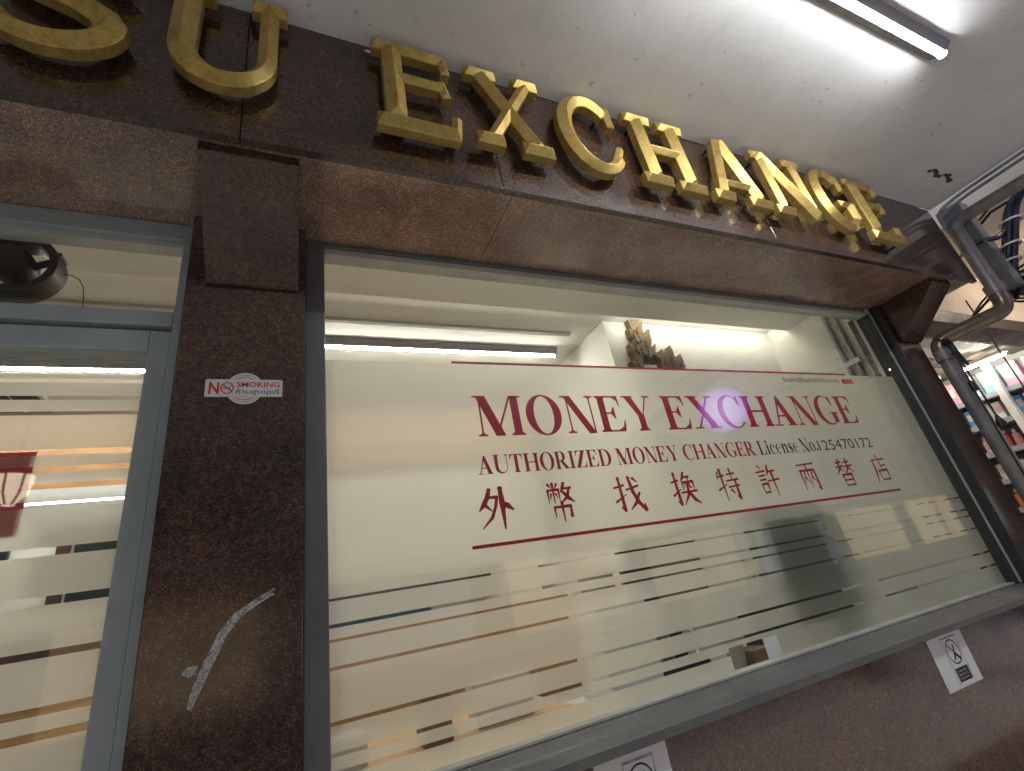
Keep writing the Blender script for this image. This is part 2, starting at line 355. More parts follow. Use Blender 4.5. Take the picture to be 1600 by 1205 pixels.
def gl_M():
    return [[bar(.13, .13+t_, 0, .98)], [bar(1.02, 1.02+T, 0, 1)], [diag(.06, 1, .50, 0, .27)], [[(.50, 0), (.56, 0), (1.06, 1), (1.0, 1)]],
            [[(.50, 0), (.62, 0), (.70, .22), (.58, .2)]]]+serifs(.13, .13+t_, 0, 0, .1)+serifs(1.02, 1.02+T, 0, 0)+[[bar(-.02, .30, 1-sf, 1)], [bar(1.0, 1.33, 1-sf, 1)]], 1.35
def gl_N():
    return [[bar(.14, .14+t_, 0, .98)], [bar(.88, .88+t_, 0, 1)], [diag(.06, 1, .69, -.02, .24)]]+serifs(.14, .14+t_, 0, 0, .11)+serifs(.88, .88+t_, 1, 1, .11)+[[bar(-.03, .28, 1-sf, 1)]], 1.05
def gl_Y():
    return [[bar(.42, .42+T, 0, .46)], [[(.05, 1), (.32, 1), (.62, .42), (.42, .42)]], [[(.57, .42), (.63, .46), (.90, 1), (.84, 1)]]]+serifs(.42, .42+T, 0, 0)+[[bar(-.02, .39, 1-sf, 1)], [bar(.73, 1.02, 1-sf, 1)]], 1.02
def gl_X():
    return [[diag(.05, 1, .68, 0, .27)], [[(.14, 0), (.21, 0), (.53, .47), (.47, .49)]], [[(.50, .55), (.55, .52), (.86, 1), (.79, 1)]],
            [bar(-.02, .42, 1-sf, 1)], [bar(.68, .98, 1-sf, 1)], [bar(0, .33, 0, sf)], [bar(.58, 1.03, 0, sf)]], 1.04
def gl_A():
    return [[[(.46, 1.0), (.55, 1.0), (.97, 0), (.70, 0), (.43, .74)]], [[(.12, 0), (.18, 0), (.50, .86), (.46, 1.0)]], [bar(.24, .72, .30, .355)], [bar(-.01, .34, 0, sf)], [bar(.60, 1.05, 0, sf)]], 1.05
def gl_U():
    o = [(.09, 1), (.09, .32)]+[(.09+.43+.43*math.cos(R(a)), .32+.335*math.sin(R(a))) for a in range(180, 361, 15)]+[(.95, 1), (.905, 1), (.905, .32)]
    o += [(.61+.295*math.cos(R(a)), .32+.265*math.sin(R(a))) for a in range(360, 179, -15)]+[(.315, 1)]
    return [[o]]+serifs(.09, .315, 1, 1)+serifs(.905, .95, 1, 1, .1), 1.07
def gl_O(): return [[ell(.56, .5, .53, .53, 48), ell(.56, .5, .29, .49, 48)]], 1.12
def gl_D():
    o = [(.09, 0), (.50, 0)]+[(.50+.52*math.cos(R(a)), .5+.5*math.sin(R(a))) for a in range(-90, 91, 10)]+[(.09, 1)]
    i = [(.315, .045), (.45, .045)]+[(.45+.31*math.cos(R(a)), .5+.455*math.sin(R(a))) for a in range(-90, 91, 10)]+[(.315, .955)]
    return [[o, i], [bar(0, .1, 0, sf)], [bar(0, .1, 1-sf, 1)]], 1.05
def gl_R():
    o = [(.09, .45), (.52, .45)]+[(.52+.30*math.cos(R(a)), .725+.275*math.sin(R(a))) for a in range(-90, 91, 10)]+[(.09, 1)]
    i = [(.315, .50), (.46, .50)]+[(.46+.13*math.cos(R(a)), .727+.228*math.sin(R(a))) for a in range(-90, 91, 10)]+[(.315, .955)]
    return [[bar(.09, .315, 0, .46)], [o, i], [[(.36, .46), (.62, .46), (1.0, 0), (.72, 0)]], [bar(0, .1, 1-sf, 1)], [bar(.68, 1.06, 0, sf)]]+serifs(.09, .315, 0, 0), 1.05
def gl_Z():
    return [[[(.05, 0), (.33, 0), (.88, 1), (.60, 1)]], [bar(.10, .88, .955, 1)], [bar(.05, .88, 0, .045)], [[(.10, .958), (.32, .958), (.17, .85), (.11, .68), (.075, .68)]], [[(.88, .042), (.66, .042), (.81, .15), (.88, .34), (.915, .34)]]], .95
def crescent(a0, a1, n=34, cx=.57):
    o = [(cx+.54*math.cos(R(a0+(a1-a0)*i/n)), .5+.53*math.sin(R(a0+(a1-a0)*i/n))) for i in range(n+1)]
    i_ = [(cx+.06+.37*math.cos(R(a0+(a1-a0)*i/n)), .5+.485*math.sin(R(a0+(a1-a0)*i/n))) for i in range(n, -1, -1)]
    return o+i_
def gl_C(): return [[crescent(38, 318)], [[(.97, 1.02), (.935, 1.02), (.86, .90), (.90, .74), (.965, .66), (.99, .66)]]], 1.05
def gl_G(): return [[crescent(38, 315)], [[(.97, 1.02), (.935, 1.02), (.86, .90), (.90, .74), (.965, .66), (.99, .66)]], [bar(.80, 1.02, .06, .42)], [bar(.70, 1.11, .42-sf, .42)]], 1.13
XH = .70
def lstem(x, h, wd=.2): return [[bar(x, x+wd, 0, h)], [bar(x-.07, x+wd+.07, 0, sf)], [bar(x-.08, x+.02, h-sf, h)]]
def gl_i(): return lstem(.1, XH)+[[ell(.2, .90, .115, .115, 16)]], .42
def gl_o(): return [[ell(.36, .35, .34, .365, 30), ell(.36, .35, .16, .33, 30)]], .73
def gl_c(): return [[[(.38+.36*math.cos(R(a)), .35+.365*math.sin(R(a))) for a in range(45, 316, 15)]+[(.44+.24*math.cos(R(a)), .35+.33*math.sin(R(a))) for a in range(315, 44, -15)]], [ell(.58, .53, .09, .09, 12)]], .70
def gl_e(): return [[[(.37+.35*math.cos(R(a)), .35+.365*math.sin(R(a))) for a in range(8, 316, 14)]+[(.43+.24*math.cos(R(a)), .35+.33*math.sin(R(a))) for a in range(312, 7, -14)]], [bar(.18, .70, .37, .42)]], .72
def gl_n(): return lstem(.1, XH)+[[[(.3, .52), (.42, .66), (.56, .71), (.70, .66), (.74, .52), (.74, 0), (.54, 0), (.54, .5), (.48, .60), (.38, .56), (.3, .46)]], [bar(.48, .80, 0, sf)]], .86
def gl_s():
    return [[[(.50, .68), (.50, .50), (.47, .50), (.40, .62), (.30, .655), (.22, .60), (.25, .53), (.42, .43), (.54, .30), (.54, .14), (.44, .02), (.28, -.015), (.12, .02), (.09, .0), (.07, .0), (.07, .22), (.10, .22), (.18, .08), (.29, .04), (.38, .09), (.36, .17), (.20, .28), (.07, .40), (.07, .56), (.16, .68), (.30, .715), (.44, .685)]]], .60
GL = dict(I=gl_I, H=gl_H, E=gl_E, L=gl_L, T=gl_T, M=gl_M, N=gl_N, Y=gl_Y, X=gl_X, A=gl_A, U=gl_U, O=gl_O, D=gl_D, R=gl_R, Z=gl_Z, C=gl_C, G=gl_G,
          i=gl_i, o=gl_o, c=gl_c, e=gl_e, n=gl_n, s=gl_s)
def serif_word(mb, word, x0, x1, z0, h, y, track=.07):
    items = []; x = 0
    for ch in word:
        if ch == '.': g, adv = [[ell(.12, .10, .11, .11, 14)]], .24
        else: g, adv = GL[ch]()
        items.append((x, g)); x += adv+track
    tot = x-track; k = (x1-x0)/tot; step = 0
    for ox, g in items:
        for lp in g:
            step += 1
            mb.plate([[(x0+(ox+a)*k, z0+b_*h) for a, b_ in l] for l in lp], y-(step % 9)*.00006, None)
def finish_text(mb, name, m, parent, label=None): return mb.build(name, m, parent, recalc=False, label=label)
TY = .0050
q = MB(); serif_word(q, 'MONEY', .503, 1.213, 1.917, .1385, TY, .05); serif_word(q, 'EXCHANGE', 1.262, 2.43, 1.917, .1385, TY, .05)
finish_text(q, 'heading_lettering', 'red', win, 'large dark red words MONEY EXCHANGE on the window')
q = MB()
for wd, a, b_ in (('AUTHORIZED', .487, .972), ('MONEY', .994, 1.266), ('CHANGER', 1.291, 1.664)): serif_word(q, wd, a, b_, 1.797, .0585, TY, .05)
finish_text(q, 'subheading_lettering', 'red', win, 'small red line AUTHORIZED MONEY CHANGER under the heading')
q = MB(); serif_word(q, 'License', 1.688, 1.926, 1.797, .0585, TY, .05); serif_word(q, 'No.', 1.942, 2.048, 1.797, .0585, TY, .05)
text_mesh(q, '125470172', 2.056, 2.436, 1.797, .047, TY)
finish_text(q, 'license_lettering', 'blackred', win, 'blackish red License No.125470172 at the end of the second line')
# ---- brush characters: strokes (x, z pairs in a 100 box), first item = weight
HZ = {
'外': [(9, 36,98, 30,80, 18,62, 3,46), (6, 30,78, 56,78, 50,56, 36,28, 6,2), (8, 22,58, 38,44), (11, 68,100, 69,60, 68,-4), (10, 70,62, 84,54, 100,42)],
'幣': [(7, 12,98, 20,88), (6, 42,98, 34,86), (7, 27,100, 27,46), (6, 8,82, 8,48), (5, 8,82, 46,83, 46,50), (5, 18,72, 14,58), (5, 35,72, 40,60), (7, 68,100, 62,86, 52,74), (5, 60,84, 94,86), (7, 84,84, 74,62, 50,46), (8, 62,74, 78,58, 98,46), (6, 22,36, 22,8), (6, 22,36, 79,37, 78,10, 70,14), (8, 50,48, 50,-4)],
'找': [(5, 2,72, 40,79), (8, 23,100, 24,8, 12,18), (6, 0,32, 42,52), (5, 44,64, 92,74), (9, 60,100, 66,58, 80,24, 98,4, 99,22), (7, 88,52, 70,26, 44,6), (8, 76,96, 90,84)],
'換': [(5, 2,72, 34,78), (8, 20,100, 21,6, 10,16), (6, 0,32, 36,50), (7, 60,100, 54,86, 42,74), (5, 56,86, 78,87, 68,74), (5, 46,70, 47,42), (6, 46,70, 90,71, 89,42), (5, 60,70, 52,52), (5, 72,70, 74,54, 84,54), (5, 34,39, 100,42), (7, 66,64, 60,32, 34,2), (9, 66,40, 80,16, 102,2)],
'特': [(6, 14,92, 4,66), (5, 10,76, 40,81), (9, 25,100, 25,-2), (6, 0,34, 44,52), (5, 52,82, 90,85), (7, 70,100, 70,62), (5, 44,61, 100,65), (5, 46,41, 98,45), (8, 82,60, 82,4, 70,12), (8, 54,32, 66,18)],
'許': [(7, 17,100, 27,90), (5, 0,79, 44,83), (5, 8,66, 38,68), (5, 8,52, 38,54), (6, 10,38, 11,4), (6, 10,38, 38,39, 35,6), (5, 12,10, 35,11), (7, 62,100, 56,80, 46,66), (5, 54,79, 94,82), (5, 42,47, 102,52), (9, 72,80, 72,-6)],
'兩': [(5, 4,91, 98,95), (8, 12,70, 12,-2), (7, 12,70, 88,71, 88,2, 76,10), (7, 50,94, 50,8), (6, 33,62, 20,24), (6, 30,48, 44,26), (6, 71,62, 58,24), (6, 68,48, 82,26)],
'替': [(5, 8,87, 44,91), (5, 2,71, 48,75), (7, 26,100, 22,66, 0,44), (6, 26,68, 46,50), (5, 56,87, 92,91), (5, 52,71, 100,75), (7, 74,100, 70,66, 48,44), (7, 74,68, 102,46), (7, 24,41, 24,-2), (7, 24,41, 77,42, 76,-2), (5, 26,21, 76,22), (5, 26,2, 76,3)],
'店': [(8, 50,102, 61,91), (5, 12,85, 98,89), (8, 16,86, 14,40, -2,-4), (7, 56,78, 56,44), (5, 58,61, 88,64), (7, 32,43, 34,2), (7, 32,43, 87,44, 82,2), (5, 35,7, 82,8)],
}
def brush(mb, ch, x0, x1, z0, z1, y):
    st = 0
    for s_ in HZ[ch]:
        wd = s_[0]*1.24; p = [(x0+s_[i]/100*(x1-x0), z0+s_[i+1]/100*(z1-z0)) for i in range(1, len(s_), 2)]
        n = len(p); u = (z1-z0)/100; st += 1
        hz = abs(p[-1][1]-p[0][1]) < .25*abs(p[-1][0]-p[0][0]) and n == 2
        ws = [wd*u*(.62 if 0 < i < n-1 else (.52 if i == 0 else (.58 if hz else .16))) for i in range(n)]
        # smooth the path through mid points for curved strokes
        for i in range(n-1):
            a, b_ = Vector(p[i]), Vector(p[i+1]); d = (b_-a).normalized(); nn = Vector((-d.y, d.x))
            m1 = a.lerp(b_, .12); wm = ws[i]*.86
            loop = [a+nn*ws[i], m1+nn*wm, b_+nn*ws[i+1], b_-nn*ws[i+1], m1-nn*wm, a-nn*ws[i]]
            mb.plate([[(v.x, v.y) for v in loop]], y-((st*3+i) % 12)*.00005, None)
            if i: mb.plate([ell(p[i][0], p[i][1], ws[i], ws[i], 10)], y-.0007, None)
            else: mb.plate([ell(p[i][0], p[i][1], ws[i]*1.02, ws[i]*.8, 10)], y-.00075, None)
for ch, xc in zip('外幣找換特許兩替店', (.526, .745, 1.003, 1.245, 1.461, 1.677, 1.914, 2.158, 2.410)):
    hw = .056 if ch != '幣' else .05
    q = MB(); brush(q, ch, xc-hw, xc+hw, 1.637, 1.752, TY)
    finish_text(q, 'brush_character', 'red', win, 'dark red brush-written character '+ch)
q = MB(); text_mesh(q, 'รับแลกเปลี่ยนเงินตราต่างประเทศ', 2.018, 2.425, 2.130, .021, TY, .006); finish_text(q, 'thai_lettering', 'blackred', win, 'tiny line of Thai writing at the top right of the film')
MB().plate([rect(2.447, 2.533, 2.124, 2.150)], TY, None).build('flag_mark', 'orange', win, recalc=False, label='small orange flag mark beside the Thai line')
MB().plate([rect(2.449, 2.463, 2.127, 2.147)], TY-.0003, None).build('flag_stripe', 'ink', win, recalc=False)
MB().plate([rect(.450, 2.503, 2.1722, 2.181)], .0062, None).build('upper_rule', 'red', win, recalc=False)
MB().plate([rect(.438, 2.478, 1.589, 1.5985)], TY, None).build('lower_rule', 'red', win, recalc=False)

# ---------------- transom light and door on the left
f = MB(); f.box(-2.2, -.2785, -.03, .05, 2.528, 2.583); f.box(-.3045, -.2785, -.034, .05, 0, 2.527); f.box(-2.2, -.3050, -.034, .05, 2.236, 2.279)
tr = f.build('transom', 'alu', B, bevel=.003, label='clear glazed transom over the door')
MB().box(-2.19, -.306, .008, .013, 2.28, 2.527).build('glass_pane', 'glass', tr)
MB().box(-2.19, -.306, -.012, .03, 2.513, 2.5275).build('head_bead', 'alu_light', tr)
f = MB(); f.box(-.3495, -.3055, -.026, .03, .02, 2.2245); f.box(-1.35, -.3500, -.026, .03, 2.166, 2.2245); f.box(-1.35, -.350, -.026, .03, .02, .25); f.box(-1.42, -1.3505, -.026, .03, .02, 2.2245)
dr = f.build('door', 'alu', B, bevel=.003, label='grey aluminium door with frosted horizontal bands')
MB().box(-1.349, -.351, -.003, .003, .251, 2.165).build('glass_pane', 'glass', dr)
fl = MB(); bands(fl, -1.348, -.352, 2.112, .252, [(2.094, .010), (2.050, .010), (2.011, .009), (1.917, .014), (1.878, .013), (1.840, .013), (1.800, .014), (1.701, .017), (1.605, .017), (1.508, .013), (1.412, .014), (1.372, .014), (1.25, .014), (1.15, .014)], .0065)
fl.build('frosted_film', 'film', dr, recalc=False)
MB().box(-1.30, -1.27, -.09, -.06, .95, 1.30).box(-1.295, -1.275, -.062, -.026, .97, .99).box(-1.295, -1.275, -.062, -.026, 1.26, 1.28).build('handle', 'bracket', dr, bevel=.003)
# ---------------- room behind the glass
MB().box(-3, 3.2, .11, 5, .0005, .02).build('room_floor', 'floor', B)
MB().box(-3, 3.2, .062, 5, 2.85, 2.95).build('room_ceiling', 'roomceil', B)
MB().box(-3, 3.05, .062, .50, 2.78, 2.849).build('bulkhead', 'bulk', B)
MB().box(-3, 3.05, .051, .061, 2.603, 2.95).build('head_wall', 'cream', B)
MB().box(-3.1, -3.0, .11, 5, .02, 2.85).build('room_wall', 'cream', B)
MB().box(1.645, 3.05, .65, 5, .02, 2.849).build('partition_wall', 'cream', B)
MB().box(3.05, 3.169, .11, 5, .02, 2.849).build('room_wall', 'cream', B)
MB().box(-3.0, 1.644, 2.4, 2.5, .02, 2.849).build('room_wall', 'cream', B)
MB().box(-3, 1.5, .79, .815, 2.832, 2.849).build('ceiling_track', 'trackgrey', B)
MB().box(-3, -.2785, .051, .10, .02, .2).build('door_threshold', 'alu_dark', B)

# ================================================================== GOLD LETTERS
YB, YE = -.398, -.426
def stroke(mb, path, wd, hip=(True, True)):
    wd = [v*1.07 for v in wd] if isinstance(wd, (list, tuple)) else wd*1.07
    n = len(path); ws = wd if isinstance(wd, (list, tuple)) else [wd]*n
    P = [Vector((p[0]*1.045, 2.668+(p[1]-2.604)*.9576)) for p in path]; rows = []
    for i in range(n):
        a = (P[i]-P[i-1]).normalized() if i else (P[1]-P[0]).normalized()
        b_ = (P[i+1]-P[i]).normalized() if i < n-1 else a
        nn = (Vector((-a.y, a.x))+Vector((-b_.y, b_.x))).normalized()
        k = ws[i]/2/max(.4, nn.dot(Vector((-a.y, a.x))))
        c = P[i].copy(); rd = P[i].copy()
        if i == 0 and hip[0]: rd = c+b_*ws[i]*.3
        if i == n-1 and hip[1]: rd = c-a*ws[i]*.3
        l, r_ = c+nn*k, c-nn*k
        rows.append([(l.x, YB, l.y), (l.x, YE, l.y), (rd.x, YE-.37*ws[i], rd.y), (r_.x, YE, r_.y), (r_.x, YB, r_.y)])
    vs = [v for r_ in rows for v in r_]; fs = []
    for i in range(n-1):
        o = i*5
        fs += [(o+k, o+k+1, o+k+6, o+k+5) for k in range(4)]+[(o+4, o, o+5, o+9)]
    e = (n-1)*5; fs += [(0, 4, 3, 1), (1, 3, 2), (e, e+1, e+3, e+4), (e+1, e+2, e+3)]
    mb.add(vs, fs)
def arc(cx, cz, rx, rz, a0, a1, n=18): return [(cx+rx*math.cos(R(a0+(a1-a0)*i/n)), cz+rz*math.sin(R(a0+(a1-a0)*i/n))) for i in range(n+1)]
ZT, ZB = 2.984, 2.654
def let_E(x):
    return [([(x+.054, ZT), (x+.054, ZB)], .056), ([(x, ZT), (x+.214, ZT)], .042), ([(x+.05, 2.842), (x+.198, 2.842)], .038),
            ([(x, 2.632), (x+.228, 2.632)], .050), ([(x+.205, ZT+.012), (x+.212, 2.915)], .030), ([(x+.192, 2.872), (x+.205, 2.80)], .030), ([(x+.215, 2.62), (x+.226, 2.71)], .030)]
LET = [
 ('S', [(arc(-.48, 2.902, .098, .085, 20, 180, 12)+arc(-.48, 2.818, .098, .085, 150, 90, 4)[0:0]+[(-.575, 2.87), (-.535, 2.835), (-.45, 2.80), (-.405, 2.765)]+arc(-.487, 2.728, .098, .088, 5, -160, 14), [.040+.018*math.sin(math.pi*i/31) for i in range(32)])], 'S partly cut by the left edge of the photo'),
 ('U', [([(-.26, 3.0), (-.26, 2.85)]+arc(-.171, 2.752, .089, .110, 180, 360, 20)+[(-.082, 2.85), (-.082, 3.0)], [.056]*9+[.054, .052, .05, .05, .05, .05, .048, .046]+[.042]*8), ([(-.315, ZT+.005), (-.205, ZT+.005)], .042), ([(-.125, ZT+.005), (-.04, ZT+.005)], .042)], 'U with an open top, left of the gap between the two words'),
 ('E', let_E(.178), 'E just right of the gap between the words, with a serif'),
 ('X', [([(.505, ZT), (.665, ZB)], .052), ([(.668, ZT), (.503, ZB)], .038), ([(.457, ZT), (.562, ZT)], .042), ([(.622, ZT+.003), (.712, ZT+.003)], .042), ([(.458, ZB), (.545, ZB)], .048), ([(.605, ZB), (.712, ZB)], .048)], 'X between the first E and the C'),
 ('C', [(arc(.895, 2.822, .104, .178, 42, 322, 30), [.040+.016*math.sin(math.pi*i/30) for i in range(31)]), ([(.985, 2.995), (.985, 2.885)], .032), ([(.990, 2.77), (.962, 2.70)], .03)], 'C, round and open to the right, between X and H'),
 ('H', [([(1.122, ZT), (1.122, ZB)], .056), ([(1.28, ZT), (1.28, ZB)], .056), ([(1.122, 2.825), (1.28, 2.825)], .040)]+[([(c-.06, z), (c+.06, z)], wd) for c in (1.122, 1.28) for z, wd in ((ZT+.003, .042), (ZB-.002, .046))], 'H with two slab-footed stems'),
 ('A', [([(1.530, 3.005), (1.438, ZB)], .044), ([(1.535, 3.005), (1.630, ZB)], .056), ([(1.462, 2.735), (1.605, 2.735)], .036), ([(1.390, ZB), (1.482, ZB)], .046), ([(1.570, ZB), (1.685, ZB)], .046)], 'A with a pointed top'),
 ('N', [([(1.768, ZT), (1.768, ZB)], .042), ([(1.962, ZT), (1.962, 2.64)], .042), ([(1.755, 3.0), (1.968, 2.642)], .056), ([(1.716, ZT), (1.79, ZT)], .042), ([(1.908, ZT), (2.012, ZT)], .042), ([(1.722, ZB), (1.822, ZB)], .046)], 'N leaning on the G with a long diagonal'),
 ('G', [(arc(2.18, 2.818, .104, .176, 46, 318, 30), [.040+.016*math.sin(math.pi*i/30) for i in range(31)]), ([(2.268, 2.985), (2.268, 2.885)], .03), ([(2.195, 2.795), (2.305, 2.795)], .038), ([(2.262, 2.80), (2.262, 2.675)], .046)], 'G before the last letter'),
 ('E', let_E(2.335), 'E at the far right end of the fascia, last of the row'),
]
for ch, strokes, desc in LET:
    q = MB()
    for k, (p, wd) in enumerate(strokes):
        off = len(q.v); stroke(q, p, wd)
        for v in q.v[off:]: v.y -= .0007*(k % 5)
    xs = [v.x for v in q.v]; xc = (min(xs)+max(xs))/2
    o = q.build('gold_letter', 'gold', loc=(xc, YB, 2.69), bevel=.0018)
    tag(o, 'raised gold letter '+desc, 'sign letter', 'raised gold letters on the granite fascia')
    first = strokes[0][0]
    for p in (first[min(1, len(first)-1)] if len(first) > 2 else first[0], strokes[-1][0][0]):
        px_, pz_ = p[0]*1.045, 2.668+(p[1]-2.604)*.9576
        MB().tube([(px_, -.3735, pz_), (px_, YB-.004, pz_)], .006, 8).build('mounting_pin', 'alu_dark', o)

# ================================================================== LIGHT UNDER THE ARCADE CEILING
def batten(x0, x1, y, zc, m, label, grp, name='tube_light'):
    t = thing(name, ((x0+x1)/2, y, zc-.06), label, 'light', grp)
    MB().prism([(x0, y-.036, zc-.001), (x0, y-.038, zc-.014), (x0, y-.0135, zc-.040), (x0, y+.0135, zc-.040), (x0, y+.038, zc-.014), (x0, y+.036, zc-.001)], (x1-x0, 0, 0)).build('body', 'battengrey', t, bevel=.002)
    MB().prism([(x0+.012, y+.0115*math.cos(R(a)), zc-.0405+.009*math.sin(R(a))) for a in range(180, 361, 15)], (x1-x0-.024, 0, 0)).build('diffuser', m, t, smooth=True)
    for xe in (x0-.004, x1-.008): MB().prism([(xe, y+.017*math.cos(R(a)), zc-.037+.020*math.sin(R(a))) for a in range(180, 361, 20)], (.012, 0, 0)).build('end_cap', 'alu', t)
    return t
batten(.78, 2.25, -.98, 3.09, 'tube', 'bright white tube light on the arcade ceiling above the gold letters', 'tube lights')
# ================================================================== NOTICES AND STICKER
st = thing('no_smoking_sticker', (-.126, -.0755, 1.99), 'small red and white no smoking sticker on the granite pillar', 'sticker')
MB().plate([ell(-.126, 2.038, .0415, .0435, 40)], -.0756, -.0751).build('round_backing', 'stick', st)
MB().plate([rrect(-.211, -.041, 2.0145, 2.0625, .004)], -.0762, -.0757).build('plate', 'stick', st)
for s_ in (1, -1):
    q = MB()
    for k in range(30):
        a = 35+110*k/29
        cx, cz = -.126+.036*math.cos(R(a)), 2.038+s_*.0375*math.sin(R(a))
        q.plate([ell(cx, cz, .0009, .0013+.0008*(k % 3), 6)], -.0757, None)
    q.build('rim_marks', 'greyink', st, recalc=False)
q = MB(); q.plate([ell(-.126, 2.038, .030, .0325, 36), ell(-.126, 2.038, .028, .0305, 36)], -.07575, None)
text_mesh(q, 'N', -.203, -.181, 2.023, .031, -.0764, .028)
q.plate([ell(-.164, 2.0385, .0145, .0165, 30), ell(-.164, 2.0385, .0115, .0135, 30)], -.0764, None)
q.plate([[(-.175, 2.047), (-.173, 2.050), (-.153, 2.031), (-.155, 2.028)]], -.0764, None)
text_mesh(q, 'SMOKING', -.144, -.047, 2.042, .0135, -.0764, .02); q.build('red_lettering', 'stickred', st, recalc=False)
q = MB(); text_mesh(q, 'ห้ามสูบบุหรี่', -.145, -.048, 2.0235, .0105, -.0764, .012)
q.plate([rect(-.173, -.158, 2.0365, 2.0395)], -.0763, None).plate([[(-.160, 2.040), (-.157, 2.047), (-.155, 2.046), (-.158, 2.040)]], -.0763, None)
q.build('dark_lettering', 'stickblue', st, recalc=False)
def notice(x0, x1, z0, z1, label):
    t = thing('paper_notice', ((x0+x1)/2, -.0605, z0), label, 'notice', 'white paper notices stuck under the window')
    MB().plate([rect(x0, x1, z0, z1)], -.0612, -.0603).build('sheet', 'paper', t)
    q = MB(); W, H = x1-x0, z1-z0; X = lambda a: x0+a*W; Z = lambda a: z0+a*H; y = -.0615
    q.plate([rect(X(.355), X(.363), Z(.06), Z(.93))], y, None).plate([rect(X(.775), X(.783), Z(.06), Z(.93))], y, None)
    q.plate([ell(X(.57), Z(.63), .18*W, .235*H, 36), ell(X(.57), Z(.63), .162*W, .208*H, 36)], y, None)
    q.plate([[(X(.44), Z(.78)), (X(.455), Z(.80)), (X(.70), Z(.49)), (X(.685), Z(.47))]], y-.0001, None)
    q.plate([[(X(.60), Z(.76)), (X(.635), Z(.76)), (X(.60), Z(.62)), (X(.64), Z(.55)), (X(.70), Z(.46)), (X(.655), Z(.46)), (X(.585), Z(.55)), (X(.53), Z(.47)), (X(.50), Z(.48)), (X(.55), Z(.60)), (X(.585), Z(.68))]], y-.0002, None)
    q.plate([rect(X(.39), X(.75), Z(.09), Z(.34))], y, None); q.build('pictogram', 'ink', t, recalc=False)
    q = MB(); q.plate([rect(X(.37), X(.77), Z(.89), Z(.925))], y-.0001, None); q.build('grey_bar', 'greyink', t, recalc=False); q = MB()
    for k in range(3):
        for j in range(5): q.plate([rect(X(.43+.055*j), X(.43+.055*j+.03+.012*((j+k) % 2)), Z(.13+.065*k), Z(.165+.065*k))], y-.0002, None)
    q.build('grey_print', 'greyink', t, recalc=False)
notice(2.050, 2.274, .898, 1.0655, 'white paper prohibition notice under the right end of the window')
notice(.640, .856, .885, 1.061, 'white paper notice under the window cut off by the bottom of the photo')
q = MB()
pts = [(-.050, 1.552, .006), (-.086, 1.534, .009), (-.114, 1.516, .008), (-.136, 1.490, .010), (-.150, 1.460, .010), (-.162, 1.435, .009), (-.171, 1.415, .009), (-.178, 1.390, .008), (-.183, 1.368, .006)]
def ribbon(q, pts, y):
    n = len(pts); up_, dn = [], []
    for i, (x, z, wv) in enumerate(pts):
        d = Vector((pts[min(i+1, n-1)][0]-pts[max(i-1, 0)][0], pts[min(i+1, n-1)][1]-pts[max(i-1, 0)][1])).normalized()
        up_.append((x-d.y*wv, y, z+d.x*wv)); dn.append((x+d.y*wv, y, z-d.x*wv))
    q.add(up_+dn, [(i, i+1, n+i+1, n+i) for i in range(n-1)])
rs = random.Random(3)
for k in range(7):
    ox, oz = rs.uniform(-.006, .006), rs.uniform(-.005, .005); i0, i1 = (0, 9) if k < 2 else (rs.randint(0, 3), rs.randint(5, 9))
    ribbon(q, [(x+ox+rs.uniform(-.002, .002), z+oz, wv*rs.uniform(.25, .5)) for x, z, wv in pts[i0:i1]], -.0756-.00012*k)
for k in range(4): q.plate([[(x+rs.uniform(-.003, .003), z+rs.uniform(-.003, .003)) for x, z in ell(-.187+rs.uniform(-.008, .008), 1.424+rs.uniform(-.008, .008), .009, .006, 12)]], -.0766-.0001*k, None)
q.build('painted_reflection', 'reflect_paint', B, recalc=False, label='whitish curved reflection painted on the left granite pillar')  # pale reflection in the polished granite, painted as thin flat ribbons

# ================================================================== INSIDE THE SHOP
t = thing('exhaust_fan', (-.68, .05, 2.36), 'small black round fan behind the glass over the door, with a thin cord', 'fan')
c = (-.682, .07, 2.452)
MB().plate([ell(c[0], c[2], .094, .094, 40), ell(c[0], c[2], .074, .074, 40)], c[1]-.035, c[1]+.03).build('ring', 'black', t, bevel=.004, smooth=True)
MB().lathe((c[0]-.012, c[1], c[2]+.014), (0, -1, 0), [(.005, .045), (.036, .04), (.046, .02), (.046, -.03), (.02, -.06)], 24).build('motor', 'black', t, smooth=True)
for a in (20, 110, 200, 290):
    u = Vector((math.cos(R(a)), 0, math.sin(R(a)))); v = Vector((-u.z, 0, u.x)); cc = Vector(c)
    MB().prism([cc+u*.03+v*.012, cc+u*.076+v*.030+Vector((0, .012, 0)), cc+u*.078-v*.012+Vector((0, -.012, 0)), cc+u*.03-v*.010], (0, .004, 0)).build('blade', 'black', t)
for a in (75, 28, 255): MB().lathe((c[0]+.094*math.cos(R(a)), c[1], c[2]+.094*math.sin(R(a))), (0, 1, 0), [(.008, -.02), (.008, .02)], 8).build('mounting_lug', 'black', t)
MB().tube([(-.592, .07, 2.447), (-.57, .068, 2.444), (-.55, .065, 2.43), (-.535, .06, 2.40), (-.528, .055, 2.36), (-.523, .054, 2.281)], .0013, 6).build('cord', 'cable', t, smooth=True)

